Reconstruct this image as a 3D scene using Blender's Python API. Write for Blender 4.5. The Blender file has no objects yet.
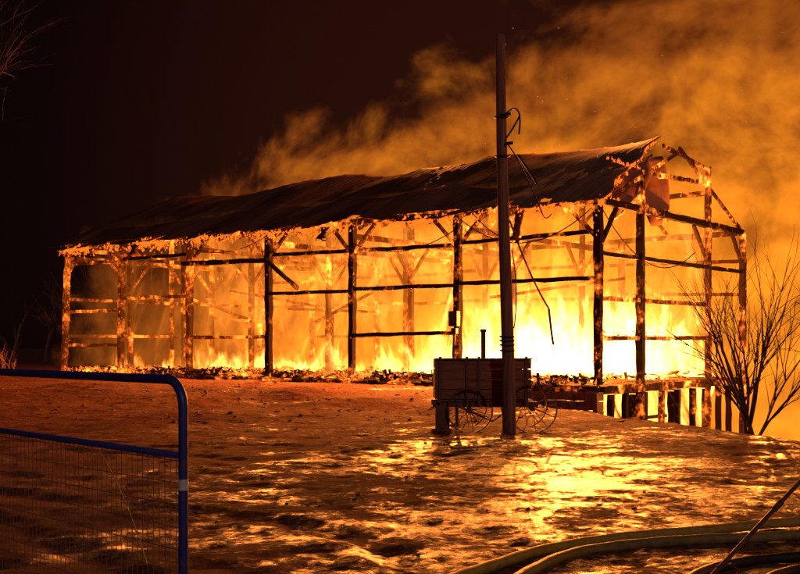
import bpy, bmesh, math, random
from mathutils import Vector, Matrix, noise
random.seed(7)
R=random.random
def U(a,b): return a+(b-a)*random.random()
scene=bpy.context.scene
col=scene.collection
scene.view_settings.view_transform='Standard'
scene.view_settings.look='None'
scene.view_settings.exposure=0

# ------------------------------------------------------------ barn frame of reference
BL,BD=25.8,11.9            # barn length / depth
ANG=-math.atan2(.6072,.7945)
BM=Matrix.Translation((-14.6,48.4,0))@Matrix.Rotation(ANG,4,'Z')
BMI=BM.inverted()
EAVE,RIDGE,FLOOR=5.9,8.6,0.41

def link(ob,parent=None):
    col.objects.link(ob)
    if parent: ob.parent=parent
    return ob
def empty(name,mat=None):
    e=bpy.data.objects.new(name,None); col.objects.link(e)
    if mat is not None: e.matrix_world=mat
    return e
def mesh_obj(name,bm,mat,parent=None,smooth=False):
    me=bpy.data.meshes.new(name); bm.to_mesh(me); bm.free()
    if smooth:
        for p in me.polygons: p.use_smooth=True
    me.materials.append(mat)
    return link(bpy.data.objects.new(name,me),parent)

# ------------------------------------------------------------ node helpers
class NT:
    def __init__(s,t): s.t=t; s.l=t.links
    def n(s,ty,**kw):
        x=s.t.nodes.new(ty)
        for k,v in kw.items(): setattr(x,k,v)
        return x
    def put(s,sock,v):
        if isinstance(v,bpy.types.NodeSocket): s.l.new(v,sock)
        else: sock.default_value=v
    def m(s,op,a,b=0.0,c=0.0,clamp=False):
        x=s.n('ShaderNodeMath',operation=op,use_clamp=clamp)
        s.put(x.inputs[0],a); s.put(x.inputs[1],b); s.put(x.inputs[2],c)
        return x.outputs[0]
    def mr(s,v,a,b,c,d,smooth=False):
        x=s.n('ShaderNodeMapRange'); x.clamp=True
        if smooth: x.interpolation_type='SMOOTHSTEP'
        s.put(x.inputs[0],v); 
        for i,k in enumerate((a,b,c,d)): s.put(x.inputs[i+1],k)
        return x.outputs[0]
    def noise(s,vec,scale,detail=4,rough=.55,dist=0):
        x=s.n('ShaderNodeTexNoise')
        if vec is not None: s.l.new(vec,x.inputs['Vector'])
        x.inputs['Scale'].default_value=scale; x.inputs['Detail'].default_value=detail
        x.inputs['Roughness'].default_value=rough; x.inputs['Distortion'].default_value=dist
        return x.outputs[0]
    def sep(s,v):
        x=s.n('ShaderNodeSeparateXYZ'); s.l.new(v,x.inputs[0]); return x.outputs
    def vmul(s,v,w):
        x=s.n('ShaderNodeVectorMath',operation='MULTIPLY'); s.l.new(v,x.inputs[0]); x.inputs[1].default_value=w; return x.outputs[0]
    def vadd(s,v,w):
        x=s.n('ShaderNodeVectorMath',operation='ADD'); s.l.new(v,x.inputs[0]); x.inputs[1].default_value=w; return x.outputs[0]
    def mixc(s,f,a,b):
        x=s.n('ShaderNodeMix',data_type='RGBA'); s.put(x.inputs[0],f)
        s.put(x.inputs[6],a); s.put(x.inputs[7],b); return x.outputs[2]
    def ramp(s,f,pts):
        x=s.n('ShaderNodeValToRGB'); s.l.new(f,x.inputs[0]); r=x.color_ramp
        while len(r.elements)<len(pts): r.elements.new(.5)
        for e,(p,c) in zip(r.elements,pts): e.position=p; e.color=c
        return x.outputs[0]
def newmat(name):
    m=bpy.data.materials.new(name); m.use_nodes=True
    m.node_tree.nodes.clear(); nt=NT(m.node_tree)
    out=nt.n('ShaderNodeOutputMaterial'); return m,nt,out
def c4(r,g,b): return (r,g,b,1)

def solid(name,c1,c2,scale=6,rough=.7,metal=0,bump=.3,stretch=(1,1,1),coord='Object'):
    m,nt,out=newmat(name)
    tc=nt.n('ShaderNodeTexCoord').outputs[coord]
    v=nt.vmul(tc,stretch)
    n=nt.noise(v,scale,6,.65)
    p=nt.n('ShaderNodeBsdfPrincipled')
    nt.l.new(nt.mixc(nt.mr(n,.35,.65,0,1),c4(*c1),c4(*c2)),p.inputs['Base Color'])
    nt.l.new(nt.mr(n,.3,.7,rough-.1,min(1,rough+.1)),p.inputs['Roughness'])
    p.inputs['Metallic'].default_value=metal
    b=nt.n('ShaderNodeBump'); b.inputs['Strength'].default_value=bump; b.inputs['Distance'].default_value=.02
    nt.l.new(nt.noise(v,scale*4,4,.6),b.inputs['Height']); nt.l.new(b.outputs[0],p.inputs['Normal'])
    nt.l.new(p.outputs[0],out.inputs[0]); return m

def ember(name,thr,strength,hot=(1,.30,.03),glow=.0):
    # charred wood: whole stretches of timber alight, others black, with a soft dull-red transition
    m,nt,out=newmat(name)
    tc=nt.n('ShaderNodeTexCoord').outputs['Object']
    big=nt.noise(tc,.8,2,.5,.4); fine=nt.noise(tc,5.5,4,.62)
    s=nt.m('ADD',nt.m('MULTIPLY',big,.62),nt.m('MULTIPLY',fine,.38))
    mask=nt.mr(s,thr-.08,thr+.10,0,1,False)
    k=nt.m('POWER',mask,2.2)
    p=nt.n('ShaderNodeBsdfPrincipled'); p.inputs['Base Color'].default_value=c4(.005,.003,.0025)
    p.inputs['Roughness'].default_value=.95; p.inputs['Specular IOR Level'].default_value=.05
    nt.l.new(nt.mixc(k,c4(1,.12,.008),c4(*hot)),p.inputs['Emission Color'])
    nt.l.new(nt.m('ADD',nt.m('MULTIPLY',k,strength),glow),p.inputs['Emission Strength'])
    nt.l.new(p.outputs[0],out.inputs[0]); m.cycles.emission_sampling='NONE'; return m

M_char=ember('charred_timber_dark',.61,3.0,glow=.008)
M_char_hot=ember('charred_timber_burning',.535,3.6,glow=.04)
M_char_red=ember('charred_timber_glowing',.53,2.0,hot=(1,.25,.02),glow=.09)
M_debris=ember('burning_debris',.56,4.0,glow=.01)

def flamemat(name,k):
    m,nt,out=newmat(name)
    a=nt.n('ShaderNodeVertexColor'); a.layer_name='heat'
    e=nt.n('ShaderNodeEmission')
    nt.l.new(nt.ramp(a.outputs[0],[(0,c4(1,.17,.01)),(.5,c4(1,.34,.04)),(1,c4(1,.52,.13))]),e.inputs[0])
    nt.l.new(nt.m('MULTIPLY',nt.m('ADD',a.outputs[0],.3),k),e.inputs[1])
    nt.l.new(e.outputs[0],out.inputs[0]); m.cycles.emission_sampling='NONE'; return m
M_flame=flamemat('flame',4.6)

# ------------------------------------------------------------ geometry helpers
def beam(bm,p,q,w,h=None,seg=None,jit=.014):
    p=Vector(p);q=Vector(q); h=h or w
    d=q-p; L=d.length; d.normalize()
    up=Vector((0,0,1)) if abs(d.z)<.9 else Vector((0,1,0))
    s=d.cross(up).normalized(); t=s.cross(d).normalized()
    n=seg or max(1,int(L/.35)); prev=None
    for i in range(n+1):
        c=p+d*(L*i/n)+s*U(-jit,jit)+t*U(-jit,jit)
        k=U(.78,1.0) if jit>0 else 1
        ring=[bm.verts.new(c+s*(a*w/2*k)+t*(b*h/2*k)) for a,b in((-1,-1),(1,-1),(1,1),(-1,1))]
        if prev:
            for j in range(4): bm.faces.new((prev[j],prev[(j+1)%4],ring[(j+1)%4],ring[j]))
        else: bm.faces.new(ring[::-1])
        prev=ring
    bm.faces.new(prev)
def tube(bm,pts,rad,n=8,cap=True):
    pts=[Vector(p) for p in pts]
    if not isinstance(rad,(list,tuple)): rad=[rad]*len(pts)
    prev=None; ref=None
    for i,p in enumerate(pts):
        d=(pts[min(i+1,len(pts)-1)]-pts[max(i-1,0)]).normalized()
        if ref is None: ref=Vector((0,0,1)) if abs(d.z)<.9 else Vector((1,0,0))
        s=d.cross(ref).normalized(); t=s.cross(d).normalized(); ref=t
        ring=[bm.verts.new(p+(s*math.cos(2*math.pi*j/n)+t*math.sin(2*math.pi*j/n))*rad[i]) for j in range(n)]
        if prev:
            for j in range(n): bm.faces.new((prev[j],prev[(j+1)%n],ring[(j+1)%n],ring[j]))
        elif cap: bm.faces.new(ring[::-1])
        prev=ring
    if cap: bm.faces.new(prev)
def box(bm,c,s,rot=0):
    r=bmesh.ops.create_cube(bm,size=1,matrix=Matrix.Translation(c)@Matrix.Rotation(rot,4,'Z')@Matrix.Diagonal((s[0],s[1],s[2],1)))
    return r['verts']
def bez(a,b,c,n=12):
    a,b,c=Vector(a),Vector(b),Vector(c)
    return [a*(1-t)**2+b*2*t*(1-t)+c*t*t for t in [i/n for i in range(n+1)]]
def smooth(a,b,x):
    t=min(1,max(0,(x-a)/(b-a))); return t*t*(3-2*t)

# ------------------------------------------------------------ terrain
def height(x,y,detail=True):
    s=(x-3.5)*.957+(y-29)*.291
    l=BMI@Vector((x,y,0))
    rise=.30*smooth(-13,-2.5,l.y)*smooth(30,17,l.x+.0)
    drop=-2.3*smooth(-.3,6,s)
    far=smooth(60,200,y)*-1.0
    h=rise+drop+far
    h+=.14*smooth(-18,-6,l.y)*smooth(0,-4,l.y)*noise.noise(Vector((x*.35,y*.35,3)))
    if detail:
        h+=.030*noise.noise(Vector((x*.45,y*.45,0)))
        h+=.022*noise.noise(Vector((x*2.1,y*2.1,5)))
        h+=.020*noise.noise(Vector((x*5,y*5,9)))
        r=math.hypot(x+9,y-2)
        for c,a in((9.3,.035),(10.9,.035),(15.2,.028),(16.9,.028),(12.4,.022)):
            q=(r-c-.8*noise.noise(Vector((x*.25,y*.25,c))))/.22
            if abs(q)<3:
                w=.5+.5*noise.noise(Vector((x*.6,y*.6,c+3)))
                h+=(-a*math.exp(-q*q)+a*.7*math.exp(-(abs(q)-1.6)**2*2))*w
    if -0.2<l.x<BL+.2 and 0.1<l.y<BD+.2:
        h=min(h,-0.05 if l.x<12 else -1.9)
    return h
def axis(a,b,st,far):
    v=[a+st*i for i in range(int((b-a)/st)+1)]
    s=st
    while v[-1]<far: s*=1.16; v.append(v[-1]+s)
    return v
ys=axis(4,48,.1,700)
s=.11; low=[4]
while low[-1]>-60: s*=1.25; low.append(low[-1]-s)
ys=low[:0:-1]+ys
xp=axis(0,11,.1,500); xs=[-a for a in xp[:0:-1]]+xp
bm=bmesh.new(); rows=[]
for y in ys:
    rows.append([bm.verts.new((x,y,height(x,y,abs(x)<40 and y<80))) for x in xs])
for j in range(len(ys)-1):
    a,b=rows[j],rows[j+1]
    for i in range(len(xs)-1): bm.faces.new((a[i],a[i+1],b[i+1],b[i]))
m,nt,out=newmat('muddy_wet_ground')
tc=nt.n('ShaderNodeTexCoord').outputs['Object']; X,Y,Z=nt.sep(tc)[:3]
n1=nt.noise(nt.vmul(tc,(1,1.3,1)),.35,6,.65,.8); n2=nt.noise(tc,1.9,6,.7,.5); n3=nt.noise(tc,9,6,.72,.3); n4=nt.noise(tc,42,3,.6)
wetzone=nt.m('MULTIPLY',nt.mr(Y,14,25,1,0,True),nt.mr(X,-4.5,2.0,.15,1,True))
wsum=nt.m('ADD',nt.m('ADD',nt.m('MULTIPLY',n1,.38),nt.m('MULTIPLY',n2,.34)),nt.m('MULTIPLY',n3,.32))
wet=nt.mr(nt.m('ADD',wsum,nt.m('MULTIPLY',wetzone,.095)),.572,.64,0,1)
p=nt.n('ShaderNodeBsdfPrincipled')
dry=nt.mixc(nt.mr(n3,.38,.62,0,1),c4(.07,.020,.013),c4(.28,.105,.065))
dry=nt.mixc(nt.mr(n2,.4,.60,0,.7),dry,c4(.085,.029,.019))
slush=nt.mixc(nt.mr(n4,.4,.6,0,1),c4(.13,.065,.035),c4(.32,.20,.115))
nt.l.new(nt.mixc(wet,dry,slush),p.inputs['Base Color'])
nt.l.new(nt.m('ADD',nt.mr(wet,0,1,.9,.30),nt.m('MULTIPLY',nt.m('SUBTRACT',n3,.5),.55)),p.inputs['Roughness'])
nt.l.new(nt.mr(wet,0,1,.03,.5),p.inputs['Specular IOR Level'])
b=nt.n('ShaderNodeBump'); b.inputs['Strength'].default_value=.8; b.inputs['Distance'].default_value=.08
hh=nt.m('ADD',nt.m('ADD',n3,nt.m('MULTIPLY',n4,.35)),nt.m('MULTIPLY',n2,1.1))
nt.l.new(hh,b.inputs['Height']); nt.l.new(b.outputs[0],p.inputs['Normal']); nt.l.new(p.outputs[0],out.inputs[0])
mesh_obj('ground',bm,m,smooth=True)

bm=bmesh.new()
for i in range(700):
    y=7+ (R()**.6)*33; x=U(-.42,.42)*y
    l=BMI@Vector((x,y,0))
    if l.y>-.5 and 0<l.x<26: continue
    k=U(.008,.024) if y<22 else U(.015,.06)
    r=bmesh.ops.create_icosphere(bm,subdivisions=1,radius=k,matrix=Matrix.Translation((x,y,height(x,y)+k*.1))@Matrix.Diagonal((U(.8,1.6),U(.8,1.4),U(.4,.7),1)))
    for v in r['verts']: v.co+=Vector((U(-1,1),U(-1,1),U(-1,1)))*k*.22
mesh_obj('scattered_clods',bm,solid('clod_soil',(.06,.025,.018),(.16,.07,.045),12,.8))

# ------------------------------------------------------------ BARN
barn=empty('burning_barn',BM)
posts=[0,3.7,7.9,12.2,16.3,20.75,25.8]
W=.24
def roofz(y,x=0):
    return EAVE+(RIDGE-EAVE)*(1-abs(y-BD/2)/(BD/2))
bmF=bmesh.new(); bmG=bmesh.new(); bmR=bmesh.new()
for i,x in enumerate(posts):
    tgt=bmR if i<3 else bmF
    lean=[.14,.05,.03,-.02,.02,.0,.0][i]
    beam(tgt,(x-lean*2,0,FLOOR),(x,0,EAVE-.05),W)
    for sx in(-1,1):
        xx=x+sx*1.0
        if 0<=xx<=BL and R()<.75: beam(bmG,(x+sx*.08,0.0,EAVE-1.05),(xx,0,EAVE-.12),.13)
beam(bmG,(-.3,0,EAVE),(BL+.2,0,EAVE),.24,.24)
def girt(bm_,a,b,z,z2=None,y=0.02,w=.12,h=.15):
    beam(bm_,(a,y,z),(b,y,z if z2 is None else z2),w,h)
girt(bmR,0,3.7,3.05); girt(bmR,3.7,7.9,3.55); girt(bmG,0,3.7,5.15); girt(bmR,0,3.7,1.6)
girt(bmF,3.7,7.9,5.2); girt(bmF,12.2,16.3,3.5); girt(bmF,16.3,20.75,3.55); girt(bmF,20.75,25.8,3.6)
girt(bmF,12.2,20.75,4.95,4.85); girt(bmF,20.75,25.8,4.9,5.0); girt(bmF,16.3,20.75,1.95,2.0); girt(bmR,7.9,12.2,1.9)
girt(bmF,7.6,12.3,4.82,4.75,y=-.16,w=.14,h=.22)
beam(bmF,(12.2,-.1,4.75),(13.9,-.25,3.65),.12,.16)
for i,x in enumerate(posts):
    beam(bmR if i%2 else bmG,(x,BD,FLOOR-.2),(x+U(-.1,.1),BD,EAVE),W)
beam(bmR,(0,BD,EAVE),(12,BD,EAVE-.1),.22); beam(bmG,(12,BD,EAVE-.1),(BL,BD,EAVE),.22)
for i in range(6):
    for z in(2.0,3.6,4.9):
        if R()<.8: girt(bmR,posts[i],posts[i+1],z+U(-.08,.08),z+U(-.1,.1),y=BD)
for i,x in enumerate(posts):
    if i<6:
        beam(bmG if i%2 else bmR,(x,0,EAVE-.5),(x,BD,EAVE-.5),.2,.22)
        for y in(3.4,8.5):
            beam(bmR if y>5 else bmG,(x,y,FLOOR),(x,y,roofz(y)-.3),.2)
            for s in(-1,1): beam(bmR,(x,y+s*.1,EAVE-1.7),(x,y+s*1.1,EAVE-.6),.11)
            beam(bmG,(x,y,roofz(y)-1.2),(x+.9,y,roofz(y)-.4),.11)
for y in(3.4,8.5):
    beam(bmG,(0,y,roofz(y)-.4),(BL,y,roofz(y)-.4),.18)
for k in range(7):
    x=U(1,22); beam(bmR,(x,U(2,5),U(2.5,4)),(x+U(-3,3),U(7,11),U(2.2,4.4)),.12)
for k in range(27):
    x=k*BL/26
    beam(bmG,(x,-.35,EAVE-.28),(x,BD/2,RIDGE-.42),.08,.13)
    if k in(23,26,20,14): beam(bmG,(x,BD+.2,EAVE-.05),(x,BD/2,RIDGE-.3),.08,.13)
X=BL
beam(bmF,(X,2.9,FLOOR-2.5),(X,2.9,roofz(2.9)-.2),.26)
beam(bmG,(X,8.5,FLOOR-2.6),(X,8.5,8.0),.2)
beam(bmG,(X,BD,-2.3),(X,BD,EAVE+.1),.2)
beam(bmF,(X,0,EAVE+.02),(X,BD,EAVE+.02),.22,.24)
beam(bmG,(X,3,7.1),(X,BD-3.4,7.4),.13,.16)
beam(bmG,(X,4.6,8.2),(X,8.6,7.9),.1,.14)
for z in(4.35,3.0,1.8): beam(bmF if z>4 else bmG,(X,0,z),(X,BD-(0 if z>4 else 3.4),z+.05),.12,.15)
beam(bmF,(X,.1,4.6),(X,1.2,EAVE-.1),.13); beam(bmG,(X,8.4,4.6),(X,7.2,EAVE-.1),.13); beam(bmG,(X,BD,4.7),(X,BD-1.1,EAVE-.1),.13)
beam(bmR,(0,0,EAVE-.1),(0,BD,EAVE-.1),.2); beam(bmR,(0,5.9,FLOOR),(0,5.9,RIDGE-.5),.18)
for z in(2,3.6): beam(bmR,(0,0,z),(0,BD,z),.12,.14)
mesh_obj('frame_charred',bmF,M_char,barn); mesh_obj('frame_burning',bmG,M_char_hot,barn); mesh_obj('frame_glowing',bmR,M_char_red,barn)

bm=bmesh.new()
for k in range(44):
    x=.35+k*(BL-.7)/43
    beam(bm,(x,.25,FLOOR-.02-.06),(x,BD-.2,FLOOR-.08),.52,.07,seg=12)
beam(bm,(0,0,FLOOR-.14),(BL,0,FLOOR-.14),.3,.26); beam(bm,(BL+.01,.2,FLOOR-.16),(BL+.01,BD,FLOOR-.16),.28,.28)
for y in(3,6,9): beam(bm,(.2,y,FLOOR-.27),(BL-.2,y,FLOOR-.27),.22,.24)
mesh_obj('floor',bm,M_debris,barn)
bm=bmesh.new()
M_stone=solid('foundation_stone',(.05,.028,.02),(.15,.085,.06),3,.85,bump=.8)
z0=-2.4
for course in range(9):
    z=z0+course*.29+.14
    x=-.1
    while x<BL:
        w=U(.35,.8); w=min(w,BL-x+.1)
        vs=box(bm,(x+w/2,.0+U(-.03,.03),z),(w-.025,.42,.265))
        for v in vs: v.co+=Vector((U(-1,1),U(-1,1),U(-1,1)))*.02
        x+=w
mesh_obj('foundation_wall',bm,M_stone,barn)
bm=bmesh.new()
for y in(.9,1.9,2.9+.4,4.6,5.9,7.2,9.6,10.6):
    beam(bm,(BL-.05,y,-2.4),(BL-.05,y,FLOOR-.32),.2)
beam(bm,(BL-.05,.3,-.75),(BL-.05,5,-.75),.1,.12)
for y in(3,6,9):
    for x in posts[2:]: beam(bm,(x-.3,y,-2.4),(x-.3,y,FLOOR-.4),.24)
mesh_obj('basement_posts',bm,M_char,barn)

bm=bmesh.new()
for i in range(1500):
    x=U(.2,BL-.3); y=U(-.1,BD-.5) if R()<.35 else U(-.35,1.2)
    k=U(.04,.15)
    c=Vector((x,y,FLOOR+U(0,.22)))
    d=Vector((U(-1,1),U(-.6,.6),U(-.25,.4))).normalized()*U(.1,.5)
    beam(bm,c-d/2,c+d/2,k*.7,k*.5,seg=2,jit=.02)
for i in range(500):
    x=U(.2,22); k=U(.06,.22)
    r=bmesh.ops.create_icosphere(bm,subdivisions=1,radius=k,matrix=Matrix.Translation((x,U(-1.0,1),FLOOR-.06))@Matrix.Diagonal((1.4,1,.55,1)))
    for v in r['verts']: v.co+=Vector((U(-1,1),U(-1,1),U(-1,1)))*k*.25
mesh_obj('debris',bm,M_debris,barn)

m,nt,out=newmat('scorched_metal_roof')
tc=nt.n('ShaderNodeTexCoord').outputs['Object']; Xs,Ys,Zs=nt.sep(tc)[:3]
n=nt.noise(nt.vmul(tc,(1,.35,.35)),.6,4,.55,.4); n2=nt.noise(tc,5,4,.6)
rust=nt.mr(n,.38,.62,0,1)
p=nt.n('ShaderNodeBsdfPrincipled')
cc=nt.mixc(rust,c4(.075,.027,.018),c4(.18,.066,.04))
cc=nt.mixc(nt.mr(n2,.55,.72,0,.5),cc,c4(.05,.02,.014))
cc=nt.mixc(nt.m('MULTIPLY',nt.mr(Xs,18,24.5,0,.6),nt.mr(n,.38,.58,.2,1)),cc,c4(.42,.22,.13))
nt.l.new(cc,p.inputs['Base Color'])
nt.l.new(nt.mr(n2,.3,.7,.7,.9),p.inputs['Roughness']); p.inputs['Specular IOR Level'].default_value=.15
b=nt.n('ShaderNodeBump'); b.inputs['Strength'].default_value=.4; b.inputs['Distance'].default_value=.05
wv=nt.m('SINE',nt.m('MULTIPLY',Xs,26)); 
nt.l.new(nt.m('ADD',nt.m('MULTIPLY',wv,.16),nt.m('MULTIPLY',nt.m('ADD',nt.m('MULTIPLY',n2,.5),nt.m('MULTIPLY',n,2)),1.0)),b.inputs['Height'])
nt.l.new(b.outputs[0],p.inputs['Normal']); nt.l.new(p.outputs[0],out.inputs[0]); M_roof=m
def roofpt(x,t):
    y=-.55+t*(BD/2+.6); z=EAVE-.10+t*(RIDGE-EAVE+.2)
    z+=.24*noise.noise(Vector((x*.33,t*2.2,1)))+.05*noise.noise(Vector((x*1.3,t*5,4)))
    z+=.09*math.sin(x*.75+.6)*t - .15*smooth(10,3,x)*t
    z+=.14*abs(math.sin(x*.42+1))*math.sin(t*3.1)
    seam=(x%1.0); z+=.03*(1 if seam<.06 else 0)
    return Vector((x,y,z))
bm=bmesh.new(); nx,nyy=260,26; g={}
for i in range(nx+1):
    for j in range(nyy+1):
        t=j/nyy
        xr=26.25-1.15*t+.25*noise.noise(Vector((t*6,0,0)))
        xl=-.7+.45*noise.noise(Vector((t*7,3,0)))
        x=xl+(xr-xl)*i/nx
        tt=t
        if j==0: tt+=.04*noise.noise(Vector((x*1.2,0,7)))+.03*noise.noise(Vector((x*5,0,2)))
        if j==nyy: tt+=.02*noise.noise(Vector((x*.9,0,17)))
        g[i,j]=bm.verts.new(roofpt(x,tt))
for i in range(nx):
    for j in range(nyy):
        x=i/nx*26
        h=noise.noise(Vector((x*1.4,j*.35,11)))
        if j<2 and h>.3: continue
        bm.faces.new((g[i,j],g[i+1,j],g[i+1,j+1],g[i,j+1]))
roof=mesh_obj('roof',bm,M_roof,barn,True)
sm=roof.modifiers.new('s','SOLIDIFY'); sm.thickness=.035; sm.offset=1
bm=bmesh.new()
def sheet(x,y,z,w,L,curl,dirv=(0,1,0),drop=(0,0,-1),twist=0):
    dv=Vector(dirv).normalized(); dr=Vector(drop).normalized(); nn=dv.cross(dr)
    G={}
    for i in range(9):
        for j in range(13):
            a=j/12
            p=Vector((x,y,z))+dv*(w*(i/8)*(1-.25*a*a))+dr*(L*a)+nn*(curl*a*a+.06*math.sin(i*2.6)+.1*math.sin(a*5+i*.3))+dv*(twist*a*a)
            G[i,j]=bm.verts.new(p+Vector((U(-1,1),U(-1,1),U(-1,1)))*.015)
    for i in range(8):
        for j in range(12):
            if j>9 and R()<.25: continue
            bm.faces.new((G[i,j],G[i+1,j],G[i+1,j+1],G[i,j+1]))
sheet(25.6,1.4,6.75,2.2,1.3,.5,(.15,1,.42),(.1,.15,-1))
sheet(25.3,3.4,7.6,2.2,2.2,-.4,(.1,1,.2),(-.05,.1,-1),.3)
sheet(24.6,4.8,8.1,1.1,1.7,.3,(.3,1,0),(0,-.1,-1))
sheet(23.2,-.5,5.75,.3,1.0,.2,(1,.2,0),(-.15,0,-1))
sheet(4.8,-.5,5.7,.5,.45,.1,(1,0,0),(.1,0,-1))
sheet(15.2,-.5,5.75,.4,.5,-.1,(1,0,0),(-.1,0,-1))
hs=mesh_obj('hanging_roof_sheets',bm,M_roof,barn,True); sm=hs.modifiers.new('s','SOLIDIFY'); sm.thickness=.015
bm=bmesh.new()
def droop(a,b,s,r=.018,n=14):
    a,b=Vector(a),Vector(b); tube(bm,[a.lerp(b,t)-Vector((0,0,s*4*t*(1-t))) for t in[i/n for i in range(n+1)]],r,5)
droop((20.9,-.4,5.8),(25.8,-.3,5.7),1.0); droop((21.5,-.4,5.9),(23.9,-.3,5.0),.5); droop((16.3,-.2,5.2),(20.7,-.2,5.3),.5)
droop((22.9,-.3,5.5),(24.3,-.3,2.7),.2,.03); droop((25.8,.1,5.8),(25.9,7,4.8),1.1); droop((8,-.2,5.5),(12.2,-.2,5.6),.4); droop((24.3,-.3,2.7),(24.4,-.2,1.6),.1,.04)
mesh_obj('dangling_wires',bm,M_char,barn)
bm=bmesh.new(); box(bm,(20.75,-.22,2.45),(.34,.2,.5)); box(bm,(20.75,-.2,2.05),(.2,.16,.2)); tube(bm,[(20.75,-.2,2.0),(20.7,-.2,1.3),(20.78,-.2,.45)],.05)
bmesh.ops.bevel(bm,geom=bm.edges[:],offset=.012,segments=1,affect='EDGES')
mesh_obj('meter_box',bm,solid('sooty_steel',(.03,.025,.022),(.07,.05,.04),5,.6,.3),barn)

# small flames on timbers
bm=bmesh.new(); cl=bm.loops.layers.float_color.new('heat')
def tongue(p,h,w):
    p=Vector(p); prof=[(0,.55),(.18,1),(.4,.8),(.65,.42),(.85,.18)]
    lx,ly=U(-.35,.35)*h,U(-.2,.2)*h; ph=U(0,6); prev=None; n=5
    for a,r in prof:
        c=p+Vector((lx*a*a+math.sin(a*5+ph)*w*.25,ly*a*a,h*a))
        ring=[(bm.verts.new(c+Vector((math.cos(k*2*math.pi/n+ph),math.sin(k*2*math.pi/n+ph),0))*w*.5*r*U(.8,1.2)),a) for k in range(n)]
        if prev:
            for k in range(n):
                q=[prev[k],prev[(k+1)%n],ring[(k+1)%n],ring[k]]
                f=bm.faces.new([v[0] for v in q]); f.smooth=True
                for lp,v in zip(f.loops,q): lp[cl]=(1-v[1],)*3+(1,)
        prev=ring
    tip=bm.verts.new(p+Vector((lx,ly,h)))
    for k in range(n):
        f=bm.faces.new((prev[k][0],prev[(k+1)%n][0],tip)); f.smooth=True
        for lp,val in zip(f.loops,(.15,.15,0)): lp[cl]=(val,)*3+(1,)
for k in range(3600):
    x=U(-.2,BL+.3); q=noise.noise(Vector((x*.6,0,0)))+.5*noise.noise(Vector((x*2.5,4,0)))
    if q<.0 and R()<.88: continue
    y=U(-.5,.2); z=EAVE-.1-abs(random.gauss(0,.15))
    h=U(.03,.13)*(1.6 if q>.25 else 1); tongue((x,y,z),h,h*U(.4,.8))
for k in range(700):
    pi=random.choice(posts); zz=(R()**.7)*5.2
    if noise.noise(Vector((pi,0,zz*.9)))<.0: continue
    h=U(.03,.12); tongue((pi+U(-.12,.12),U(-.13,.1),FLOOR+zz),h,h*.5)
for k in range(900):
    x=U(0,BL); y=random.choice((3.4,8.5,BD)); z=(roofz(y)-.4 if R()<.6 else random.choice((3.6,4.9,2.0)))
    if noise.noise(Vector((x*.5,y,z)))<-.05: continue
    h=U(.03,.15); tongue((x,y+U(-.1,.1),z+U(-.05,.05)),h,h*.5)
for k in range(800):
    y=U(0,BD); z=random.choice((EAVE+.1,EAVE+.1,7.2,3.05,4.4,1.85)) if R()<.7 else FLOOR-U(0,.2)
    if noise.noise(Vector((3,y*.6,z)))<.0: continue
    h=U(.03,.15); tongue((BL+U(-.1,.1),y,z),h,h*.5)
for k in range(170):
    t=R()**1.5; p=roofpt(26.1-1.15*t,t); h=U(.03,.13); tongue((p.x+U(-.05,.1),p.y,p.z-U(.05,.25)),h,h*.6)
for k in range(900):
    x=U(0,BL); y=(R()**1.3)*6-.3; h=U(.05,.2); tongue((x,y,FLOOR+U(0,.1)),h,h*U(.3,.6))
mesh_obj('small_flames',bm,M_flame,barn)

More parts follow.
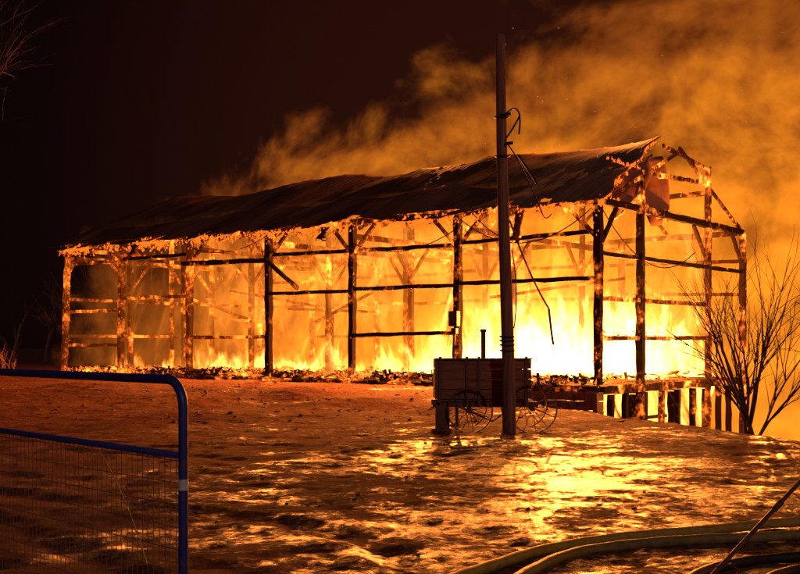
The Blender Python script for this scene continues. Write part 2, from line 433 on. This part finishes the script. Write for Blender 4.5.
# ------------------------------------------------------------ billowing smoke and flame sheets, standing in and behind the barn
fire=empty('barn_fire',BM); smoke=empty('smoke_plume',BM)
def curtain(name,x0,x1,z0,z1,fy,mat,parent,st=.6):
    bm=bmesh.new(); nx=int((x1-x0)/st); nz=int((z1-z0)/st); G={}
    for i in range(nx+1):
        for k in range(nz+1):
            x=x0+(x1-x0)*i/nx; z=z0+(z1-z0)*k/nz
            G[i,k]=bm.verts.new((x,fy(x,z),z))
    for i in range(nx):
        for k in range(nz): bm.faces.new((G[i,k],G[i+1,k],G[i+1,k+1],G[i,k+1]))
    return mesh_obj(name,bm,mat,parent,True)
def smokemat(idx,amp,alpha,topoff,zb):
    m,nt,out=newmat('painted_glow_smoke_%d'%idx)
    tc=nt.n('ShaderNodeTexCoord').outputs['Object']; x,y,z=nt.sep(tc)[:3]
    pv=nt.vadd(nt.vmul(tc,(.85,1,1.05)),(idx*13.7,0,idx*5.1))
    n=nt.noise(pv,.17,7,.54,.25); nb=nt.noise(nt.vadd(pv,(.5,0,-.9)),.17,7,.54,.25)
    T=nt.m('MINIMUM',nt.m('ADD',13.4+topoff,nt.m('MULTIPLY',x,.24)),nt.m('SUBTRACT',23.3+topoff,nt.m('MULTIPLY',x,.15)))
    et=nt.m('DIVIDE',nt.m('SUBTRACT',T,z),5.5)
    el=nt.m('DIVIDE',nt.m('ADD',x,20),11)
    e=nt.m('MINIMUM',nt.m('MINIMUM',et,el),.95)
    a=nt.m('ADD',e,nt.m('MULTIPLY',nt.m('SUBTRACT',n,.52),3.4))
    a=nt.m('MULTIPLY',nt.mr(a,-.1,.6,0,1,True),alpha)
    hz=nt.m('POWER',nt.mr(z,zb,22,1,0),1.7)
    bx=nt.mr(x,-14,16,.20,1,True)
    painted_relief=nt.m('ADD',.66,nt.m('MULTIPLY',nt.m('SUBTRACT',n,nb),6.0))  # billow shading, as if lit from below, painted into the emission by offset noise
    painted_relief=nt.m('MAXIMUM',nt.m('ADD',painted_relief,nt.m('MULTIPLY',nt.m('SUBTRACT',n,.5),2.4)),.16)
    painted_relief=nt.m('ADD',nt.m('MULTIPLY',painted_relief,nt.mr(z,4,9,.5,1)),nt.mr(z,4,9,.3,0))
    k=nt.m('MULTIPLY',nt.m('MULTIPLY',nt.m('ADD',nt.m('MULTIPLY',hz,1.6),.06),bx),nt.m('MULTIPLY',painted_relief,amp))  # firelight on the smoke put in as its own emission, stronger low down
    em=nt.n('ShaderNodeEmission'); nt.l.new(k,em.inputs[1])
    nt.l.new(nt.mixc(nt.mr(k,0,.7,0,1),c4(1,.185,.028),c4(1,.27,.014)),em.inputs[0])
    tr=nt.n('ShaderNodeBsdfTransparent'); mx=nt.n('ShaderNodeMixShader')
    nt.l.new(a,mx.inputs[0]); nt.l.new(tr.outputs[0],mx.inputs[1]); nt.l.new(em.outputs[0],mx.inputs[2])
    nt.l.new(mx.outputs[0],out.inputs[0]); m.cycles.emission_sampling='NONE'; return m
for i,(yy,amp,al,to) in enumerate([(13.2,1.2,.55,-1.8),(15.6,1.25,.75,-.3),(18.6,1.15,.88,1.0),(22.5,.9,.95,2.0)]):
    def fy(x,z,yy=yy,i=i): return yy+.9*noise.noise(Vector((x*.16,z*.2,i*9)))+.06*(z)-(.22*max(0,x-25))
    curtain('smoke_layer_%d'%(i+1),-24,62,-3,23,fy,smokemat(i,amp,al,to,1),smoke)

def firemat(idx,amp):
    m,nt,out=newmat('flame_sheet_%d'%idx)
    tc=nt.n('ShaderNodeTexCoord').outputs['Object']; x,y,z=nt.sep(tc)[:3]
    pv=nt.vadd(nt.vmul(tc,(1,.6,.50)),(idx*7.3,0,idx*3.1))
    n=nt.noise(pv,.8,7,.6,1.3); big=nt.noise(nt.vadd(nt.vmul(tc,(1,1,.8)),(idx*17.3,0,0)),.25,3,.5,.3)
    def gauss(cx,cz,rx,rz,a):
        q=nt.m('ADD',nt.m('POWER',nt.m('ABSOLUTE',nt.m('DIVIDE',nt.m('SUBTRACT',x,cx),rx)),2),nt.m('POWER',nt.m('ABSOLUTE',nt.m('DIVIDE',nt.m('SUBTRACT',z,cz),rz)),2))
        return nt.m('MULTIPLY',nt.m('EXPONENT',nt.m('MULTIPLY',q,-1)),a)
    v=nt.m('ADD',nt.m('MULTIPLY',nt.m('SUBTRACT',n,.5),2.9),nt.m('MULTIPLY',nt.m('SUBTRACT',big,.45),2.8))
    v=nt.m('ADD',v,.28,clamp=True); v=nt.m('POWER',v,1.7)
    base=nt.m('MULTIPLY',nt.mr(z,.3,6.5,.75,.62),nt.mr(x,0,13,.55,1,True))
    k=nt.m('MULTIPLY',base,nt.m('ADD',v,.12))
    sharp=nt.noise(nt.vadd(nt.vmul(tc,(1,.6,.33)),(idx*11.1,0,idx*2.7)),1.25,6,.6,.9)
    H=nt.m('ADD',nt.mr(big,.35,.65,.7,2.4),gauss(21.5,1,4.2,9,3.0))
    f=nt.m('SUBTRACT',nt.m('MULTIPLY',nt.m('SUBTRACT',sharp,.22),2.2),nt.m('DIVIDE',nt.m('SUBTRACT',z,FLOOR),H))
    f=nt.mr(f,0,.5,0,1,True)
    fx=nt.m('ADD',nt.m('ADD',gauss(21.5,1,4.8,6,6.5),gauss(15.5,1,3.2,6,2.0)),nt.m('ADD',gauss(4.5,1,2.6,6,2.6),.75))
    k=nt.m('ADD',k,nt.m('MULTIPLY',nt.m('MULTIPLY',f,fx),nt.mr(n,.35,.62,.25,1.2)))
    k=nt.m('ADD',k,gauss(21.2,1.2,3.6,1.9,1.3))
    edge=nt.m('MULTIPLY',nt.m('MULTIPLY',nt.mr(z,7.3,5.6,0,1,True),nt.mr(x,-.2,1.2,0,1,True)),nt.mr(x,BL+.1,BL-1.2,0,1,True))
    k=nt.m('MULTIPLY',nt.m('MULTIPLY',k,edge),amp)
    em=nt.n('ShaderNodeEmission'); nt.l.new(k,em.inputs[1])
    nt.l.new(nt.mixc(nt.mr(k,0,2,0,1),c4(1,.22,.010),c4(1,.42,.08)),em.inputs[0])
    tr=nt.n('ShaderNodeBsdfTransparent'); ad=nt.n('ShaderNodeAddShader'); nt.l.new(tr.outputs[0],ad.inputs[0]); nt.l.new(em.outputs[0],ad.inputs[1])
    nt.l.new(ad.outputs[0],out.inputs[0]); m.cycles.emission_sampling='NONE'; return m
for i,(yy,amp) in enumerate([(1.9,.65),(5.6,1.05),(9.9,1.2)]):
    def fy(x,z,yy=yy,i=i): return yy+.7*noise.noise(Vector((x*.35,z*.35,i*5+40)))
    curtain('flame_layer_%d'%(i+1),-.2,BL+.1,FLOOR,7.1 if i!=1 else 7.4,fy,firemat(i,amp),fire,.35)
m,nt,out=newmat('basement_flames')
tc=nt.n('ShaderNodeTexCoord').outputs['Object']
n=nt.noise(nt.vmul(tc,(1,1,.45)),1.3,6,.6,.8)
em=nt.n('ShaderNodeEmission'); nt.l.new(nt.mr(n,.36,.62,.5,5),em.inputs[1]); nt.l.new(nt.mixc(nt.mr(n,.35,.6,0,1),c4(1,.24,.015),c4(1,.42,.07)),em.inputs[0])
nt.l.new(em.outputs[0],out.inputs[0]); m.cycles.emission_sampling='NONE'
bm=bmesh.new(); G={}
for i in range(40):
    for k in range(9):
        y=.6+i*.29; z=-2.35+k*.3; G[i,k]=bm.verts.new((BL-1.3+.5*noise.noise(Vector((y*.7,z*.7,2))),y,z))
for i in range(39):
    for k in range(8): bm.faces.new((G[i,k],G[i+1,k],G[i+1,k+1],G[i,k+1]))
mesh_obj('basement_flames',bm,m,fire,True)

def plight(name,lx,ly,z,power,c=(1,.25,.035),parent=fire):
    l=bpy.data.lights.new(name,'POINT'); l.energy=power*1.45; l.color=c; l.shadow_soft_size=.0
    o=link(bpy.data.objects.new(name,l),parent); o.location=(lx,ly,z)
for i,(a,b_,c_,p_) in enumerate([(1.8,2.6,1.6,2800),(6,5,2.6,3200),(10,3,2.2,3500),(14.2,5,3.2,4500),(18.5,2.6,2.6,5500),(20,5,3.4,6500),(23.2,2.6,2.8,8000),(24.2,5.5,4,7000),(28.5,7,1.5,4000),(12,11,10.8,2500),(21.5,11,11.2,3500)]):
    plight('fire_light_%d'%i,a,b_,c_,p_)

# ------------------------------------------------------------ sparks
bm=bmesh.new()
for i in range(60):
    x=U(18,30); y=U(5,12); z=6+ (R()**1.6)*9; r=U(.006,.014)
    bmesh.ops.create_icosphere(bm,subdivisions=1,radius=r,matrix=Matrix.Translation((x,y,z))@Matrix.Rotation(U(0,3),4,'Y')@Matrix.Diagonal((1,1,U(1,3),1)))
m,nt,out=newmat('spark'); e=nt.n('ShaderNodeEmission'); e.inputs[0].default_value=c4(1,.3,.05); e.inputs[1].default_value=1.0
nt.l.new(e.outputs[0],out.inputs[0]); m.cycles.emission_sampling='NONE'
mesh_obj('sparks',bm,m,smoke)

# ------------------------------------------------------------ utility pole
M_pole=solid('weathered_pole_wood',(.14,.05,.03),(.36,.16,.09),3,.85,stretch=(6,6,.5),bump=.7)
M_steel=solid('rusty_steel',(.08,.032,.02),(.2,.075,.04),9,.65,.2)
M_dark=solid('black_rubber',(.012,.012,.012),(.03,.028,.026),8,.55)
pole=empty('utility_pole'); 
bm=bmesh.new(); tube(bm,[(1.97-.175*t+.012*math.sin(t*7),19.8,-.2+7.38*t) for t in[i/16 for i in range(17)]],[.125-.04*i/16 for i in range(17)],14)
mesh_obj('shaft',bm,M_pole,pole,True)
bm=bmesh.new()
tube(bm,bez((1.9,19.7,5.75),(2.2,19.55,6.0),(2.12,19.6,5.35),10),.016,6)
tube(bm,bez((1.9,19.68,5.3),(2.05,19.6,5.5),(2.14,19.6,5.7),6),.018,6)
tube(bm,[(1.80,19.68,5.72),(1.98,19.68,5.74)],.03,8); tube(bm,[(1.88,19.68,5.2),(2.02,19.68,5.22)],.03,8)
tube(bm,bez((1.92,19.68,5.2),(2.15,19.6,4.9),(2.55,19.7,3.95),14),.014,6)
tube(bm,bez((2.55,19.7,3.95),(2.6,19.7,3.8),(2.72,19.75,3.95),8),.010,6)
tube(bm,bez((2.1,19.62,5.0),(2.3,19.6,4.7),(2.45,19.7,4.5),8),.024,6)
for z in(5.7,5.0,1.75,1.68,1.6,1.5): 
    cx=1.97-.175*((z+.2)/7.2)
    tube(bm,[(cx+.13*math.cos(a),19.8+.13*math.sin(a),z+.01*math.sin(a)) for a in[i*math.pi/10 for i in range(21)]],.014,5)
tube(bm,bez((2.04,19.67,1.9),(2.13,19.6,2.6),(2.0,19.68,3.3),10),.012,5)
mesh_obj('wires_and_brackets',bm,M_dark,pole)

# ------------------------------------------------------------ farm wagon
wag=empty('farm_wagon'); M_wood=solid('old_wagon_boards',(.13,.042,.025),(.36,.14,.075),2.2,.85,stretch=(.6,4,9),bump=.7)
bm=bmesh.new()
x0,x1,y0,y1=.68,2.38,20.25,21.35
for k in range(4):
    z=.60+k*.185
    for yy in(y0,y1): box(bm,((x0+x1)/2+U(-.01,.01),yy+U(-.008,.008),z+.09),(x1-x0,.035,.172))
    for xx in(x0-.02,x1+.02): box(bm,(xx,(y0+y1)/2,z+.09),(.035,y1-y0+.05,.17))
box(bm,((x0+x1)/2,(y0+y1)/2,.58),(x1-x0-.05,y1-y0-.05,.04))
bmesh.ops.bevel(bm,geom=bm.edges[:],offset=.006,segments=1,affect='EDGES')
mesh_obj('box_body',bm,M_wood,wag)
bm=bmesh.new()
for xx in(x0+.06,x0+.55,1.45,x1-.06): box(bm,(xx,y0-.035,.96),(.055,.03,.86))
box(bm,((x0+x1)/2+.05,y0+.12,.5),(x1-x0+.25,.09,.1)); box(bm,((x0+x1)/2+.05,y1-.12,.5),(x1-x0+.25,.09,.1))
box(bm,((x0+x1)/2,y0-.03,1.345),(x1-x0+.1,.1,.03))
bmesh.ops.bevel(bm,geom=bm.edges[:],offset=.005,segments=1,affect='EDGES')
mesh_obj('frame',bm,M_steel,wag)
def wheel(cx,cy,cz,r,n=12,nm='wheel'):
    bm=bmesh.new(); prev=None
    for i in range(36):
        a=i*2*math.pi/36; q=[]
        for rr,dy in((r,-.03),(r,.03),(r-.022,.03),(r-.022,-.03)): q.append(bm.verts.new((cx+rr*math.cos(a),cy+dy,cz+rr*math.sin(a))))
        if prev: 
            for j in range(4): bm.faces.new((prev[j],prev[(j+1)%4],q[(j+1)%4],q[j]))
        else: first=q
        prev=q
    for j in range(4): bm.faces.new((prev[j],prev[(j+1)%4],first[(j+1)%4],first[j]))
    tube(bm,[(cx,cy-.1,cz),(cx,cy-.06,cz),(cx,cy+.08,cz)],[.04,.055,.055],12)
    for k in range(n):
        a=(k+.3)*2*math.pi/n
        tube(bm,[(cx+.05*math.cos(a),cy+(-.03 if k%2 else .03),cz+.05*math.sin(a)),(cx+(r-.02)*math.cos(a),cy,cz+(r-.02)*math.sin(a))],.007,6)
    mesh_obj(nm,bm,M_steel,wag)
wheel(2.42,20.12,.44,.46,nm='wheel_front_1'); wheel(1.28,20.12,.40,.42,nm='wheel_front_2')
wheel(2.42,21.5,.44,.46,nm='wheel_rear_1'); wheel(1.28,21.5,.40,.42,nm='wheel_rear_2')
bm=bmesh.new()
for xx,zz in((2.42,.44),(1.28,.40)): tube(bm,[(xx,20.05,zz),(xx,21.55,zz)],.03,8); beam(bm,(xx,20.4,zz),(xx,20.4,.56),.08,jit=0); beam(bm,(xx,21.2,zz),(xx,21.2,.56),.08,jit=0)
tube(bm,[(1.56,20.6,.9),(1.56,20.6,1.88)],.045,12); tube(bm,[(1.56,20.6,1.84),(1.56,20.6,1.9)],.06,12)
box(bm,(.78,20.3,.25),(.26,.22,.5)); box(bm,(.76,20.28,.03),(.36,.3,.08)); box(bm,(1.05,20.35,.3),(.06,.06,.55))
tube(bm,[(1.0,20.2,.5),(1.7,20.15,.2),(2.1,20.2,.5)],.018,6)
mesh_obj('running_gear',bm,M_steel,wag)

# ------------------------------------------------------------ farm gate
gate=empty('farm_gate')
m,nt,out=newmat('blue_gate_paint')
tc=nt.n('ShaderNodeTexCoord').outputs['Object']; n=nt.noise(tc,18,6,.7)
p=nt.n('ShaderNodeBsdfPrincipled')
nt.l.new(nt.mixc(nt.mr(n,.58,.68,0,1),c4(.03,.045,.24),c4(.12,.06,.06)),p.inputs['Base Color'])
nt.l.new(nt.mr(n,.3,.7,.35,.55),p.inputs['Roughness']); nt.l.new(p.outputs[0],out.inputs[0]); M_blue=m
O=Vector((-.985,5.0,0)); D=Vector((-1.38,1.5,0)).normalized(); GL=3.66
def gpt(s,z): return O+D*s+Vector((0,0,z))
bm=bmesh.new()
r=.13; z1=1.44
path=[gpt(0,.1)]+[gpt(0,z) for z in(.5,.9,z1-r)]+[gpt(r-r*math.cos(a),z1-r+r*math.sin(a)) for a in[math.radians(t) for t in range(10,91,10)]]+[gpt(s,z1) for s in(.8,1.8,2.8,GL-r)]
path+=[gpt(GL-r+r*math.sin(a),z1-r+r*math.cos(a)) for a in[math.radians(t) for t in range(10,91,10)]]+[gpt(GL,z) for z in(.9,.1)]
tube(bm,path,.0225,12)
for z in(1.095,.22): tube(bm,[gpt(.02,z),gpt(GL-.02,z)],.0165,10)
mesh_obj('tube_frame',bm,M_blue,gate,True)
bm=bmesh.new()
s=.06
while s<GL-.03: tube(bm,[gpt(s,.22),gpt(s+U(-.006,.006),.62),gpt(s,1.085)],.0019,4,False); s+=.051
z=.24
while z<1.08: tube(bm,[gpt(.02,z),gpt(1.8,z-.010),gpt(GL-.02,z)],.0021,4,False); z+=.102 if z>.5 else .08
tube(bm,bez(gpt(.75,1.07)+Vector((-.02,-.03,0)),gpt(.55,.9),gpt(.32,.55),8),.003,5)
mesh_obj('wire_mesh',bm,solid('galvanised_wire',(.2,.13,.12),(.34,.24,.22),20,.5,.3),gate)
bm=bmesh.new(); tube(bm,[gpt(0,.94),gpt(0,.99)],.0245,12); mesh_obj('reflective_tape',bm,solid('white_tape',(.6,.6,.62),(.75,.75,.78),30,.4),gate)

# ------------------------------------------------------------ hoses
M_hose=solid('yellow_fire_hose',(.30,.20,.03),(.50,.35,.06),14,.5,bump=.3)
M_hose2=solid('dirty_fire_hose',(.16,.11,.03),(.30,.22,.06),14,.5,bump=.3)
def hose(name,pts,r,mat):
    P=[Vector((x,y,0)) for x,y in pts]; out=[]
    for i in range(len(P)-1):
        p0=P[max(i-1,0)];p1=P[i];p2=P[i+1];p3=P[min(i+2,len(P)-1)]
        for k in range(10):
            t=k/10; q=.5*((2*p1)+(p2-p0)*t+(2*p0-5*p1+4*p2-p3)*t*t+(3*p1-p0-3*p2+p3)*t**3)
            out.append(q)
    out.append(P[-1])
    bm=bmesh.new(); tube(bm,[Vector((q.x,q.y,height(q.x,q.y,False)+r*.8)) for q in out],[r*(1+.04*math.sin(i*1.3)) for i in range(len(out))],12)
    mesh_obj(name,bm,mat,None,True)
hose('fire_hose',[(-.1,6.6),(.25,7.2),(.62,7.75),(1.1,8.4),(1.8,8.95),(2.6,9.3),(3.6,9.75),(5.2,9.9),(7,9.4)],.043,M_hose)
hose('fire_hose',[(.5,6.6),(.85,7.5),(1.35,8.3),(2.1,8.75),(2.9,8.95),(3.7,9.15),(5,9.1),(7,8.5)],.043,M_hose2)
hose('fire_hose',[(1.6,6.6),(2.0,7.45),(2.5,7.95),(3.3,8.2),(4.6,8.1),(6,7.6)],.04,M_dark)
hose('fire_hose',[(2.2,6.8),(2.5,7.4),(3.0,7.75),(3.9,7.8),(5,7.4)],.04,M_dark)
bm=bmesh.new(); a=Vector((.80,4.75,.02)); b_=Vector((2.45,5.65,1.32))
tube(bm,[a.lerp(b_,t) for t in(0,.3,.6,1)],.011,8)
q=a.lerp(b_,.42); tube(bm,[q+Vector((-.02,0,.0)),q+Vector((.05,0,.01)),q+Vector((.09,0,-.02)),q+Vector((.07,0,-.05))],.007,6)
for t in(.3,.36,.62): c=a.lerp(b_,t); d_=(b_-a).normalized()*.03; tube(bm,[c-d_,c+d_],.016,8)
mesh_obj('pike_pole',bm,M_steel)
bm=bmesh.new(); tube(bm,[(2.53,5.68,-.1),(2.53,5.68,.7),(2.54,5.69,1.45)],[.07,.065,.06],10); mesh_obj('fence_post',bm,M_pole,None,True)

# ------------------------------------------------------------ bare shrubs / trees
M_bark=solid('bare_bark',(.06,.025,.016),(.16,.075,.045),8,.85,bump=.5)
def grow(bm,p,d,L,r,depth,spread,up):
    n=5; pts=[p]; rad=[r]; q=p.copy(); dd=d.copy()
    for i in range(n):
        dd=(dd+Vector((U(-1,1),U(-1,1),U(-1,1)))*.2+Vector((0,0,up))).normalized(); q=q+dd*(L/n)
        pts.append(q.copy()); rad.append(r*(1-.55*(i+1)/n))
    tube(bm,pts,rad,5 if r>.01 else 4,False)
    if depth<=0: return
    for k in range(random.choice((3,4,5))):
        i=random.randint(1,n); dv=(pts[i]-pts[i-1]).normalized()
        nd=(dv+Vector((U(-1,1),U(-1,1),U(-.4,.8)))*spread).normalized()
        grow(bm,pts[i],nd,L*U(.5,.75),rad[i]*.7,depth-1,spread,up)
bm=bmesh.new(); random.seed(21)
bx_,by_=6.75,21.0; bz=height(bx_,by_)-.05
for k in range(9):
    a=k*math.pi/4.5+U(-.3,.3)
    grow(bm,Vector((bx_+U(-.15,.15),by_+U(-.12,.12),bz)),Vector((math.cos(a)*.55,math.sin(a)*.4,1)).normalized(),U(1.8,2.7),U(.024,.04),2 if k%2 else 3,.62,.03)
mesh_obj('bare_shrub',bm,M_bark)
bm=bmesh.new(); random.seed(5)
grow(bm,Vector((-9.7,20,-.1)),Vector((.02,0,1)),6.5,.2,0,.6,.02)
for z,dx in((3.5,.8),(4.2,.9),(5.0,.9),(5.8,.8),(6.3,.5),(4.6,-.9),(5.6,-.8),(6.3,-.4)):
    grow(bm,Vector((-9.65,20,z)),Vector((dx,U(-.6,.6),.7)).normalized(),U(1.9,2.6),.05,3,.65,-.01)
mesh_obj('bare_tree',bm,M_bark)
bm=bmesh.new(); random.seed(11)
px,py=8.7,19.5; pz=height(px,py)-.1
grow(bm,Vector((px,py,pz)),Vector((0,0,1)),3.2,.08,0,.6,.02)
for k in range(10): grow(bm,Vector((px,py,pz+U(1.6,3.1))),Vector((U(-1,.6),U(-.6,.6),U(.3,1))).normalized(),U(1.0,1.6),.03,2,.7,0)
mesh_obj('bare_tree',bm,M_bark)
bm=bmesh.new(); random.seed(3)
for k in range(46):
    x=-70+k*3.1+U(-1,1); y=95+U(-6,10); grow(bm,Vector((x,y,-1.5)),Vector((0,0,1)),U(5,8),.25,2,.75,.02)
mesh_obj('distant_treeline',bm,M_bark)
bm=bmesh.new()
for k in range(34):
    x=-20+U(-3,2.0); y=50+U(-3,3); 
    grow(bm,Vector((x,y,height(x,y,False))),Vector((U(-.4,.4),U(-.4,.4),1)).normalized(),U(.5,.9),.03,2,.7,0)
mesh_obj('brush',bm,M_bark)

# ------------------------------------------------------------ world and added front fill
w=bpy.data.worlds.new('World'); scene.world=w; w.use_nodes=True; w.node_tree.nodes.clear(); nt=NT(w.node_tree)
out=nt.n('ShaderNodeOutputWorld'); bg1=nt.n('ShaderNodeBackground'); bg2=nt.n('ShaderNodeBackground')
sky=nt.n('ShaderNodeTexSky'); sky.sky_type='NISHITA'; sky.sun_disc=False
sky.sun_elevation=math.radians(28); sky.sun_rotation=math.radians(198)
nt.l.new(sky.outputs[0],bg1.inputs[0]); bg1.inputs[1].default_value=.0001
tc=nt.n('ShaderNodeTexCoord').outputs['Generated']
dv=nt.n('ShaderNodeVectorMath',operation='DOT_PRODUCT'); nt.l.new(tc,dv.inputs[0]); dv.inputs[1].default_value=Vector((.16,.98,.14)).normalized()
g=nt.mr(dv.outputs['Value'],.87,1.0,0,1,True)
nt.l.new(nt.mixc(g,c4(.0036,.0008,.0007),c4(.022,.0042,.0020)),bg2.inputs[0]); bg2.inputs[1].default_value=1
ad=nt.n('ShaderNodeAddShader'); nt.l.new(bg1.outputs[0],ad.inputs[0]); nt.l.new(bg2.outputs[0],ad.inputs[1]); nt.l.new(ad.outputs[0],out.inputs[0])
sl=bpy.data.lights.new('front_fill','SUN'); sl.energy=.36; sl.color=(1,.66,.64); sl.angle=math.radians(.5)  # added fill from behind the camera, standing in for flash and emergency lights
so=link(bpy.data.objects.new('front_fill',sl)); so.rotation_euler=(math.radians(62),0,math.radians(18))

# ------------------------------------------------------------ camera
cam=bpy.data.cameras.new('camera'); cam.lens=49.5; cam.sensor_width=36; cam.shift_y=.0725; cam.clip_end=3000
co=link(bpy.data.objects.new('camera',cam)); co.location=(0,0,1.6); co.rotation_euler=(math.radians(90),0,0)
scene.camera=co
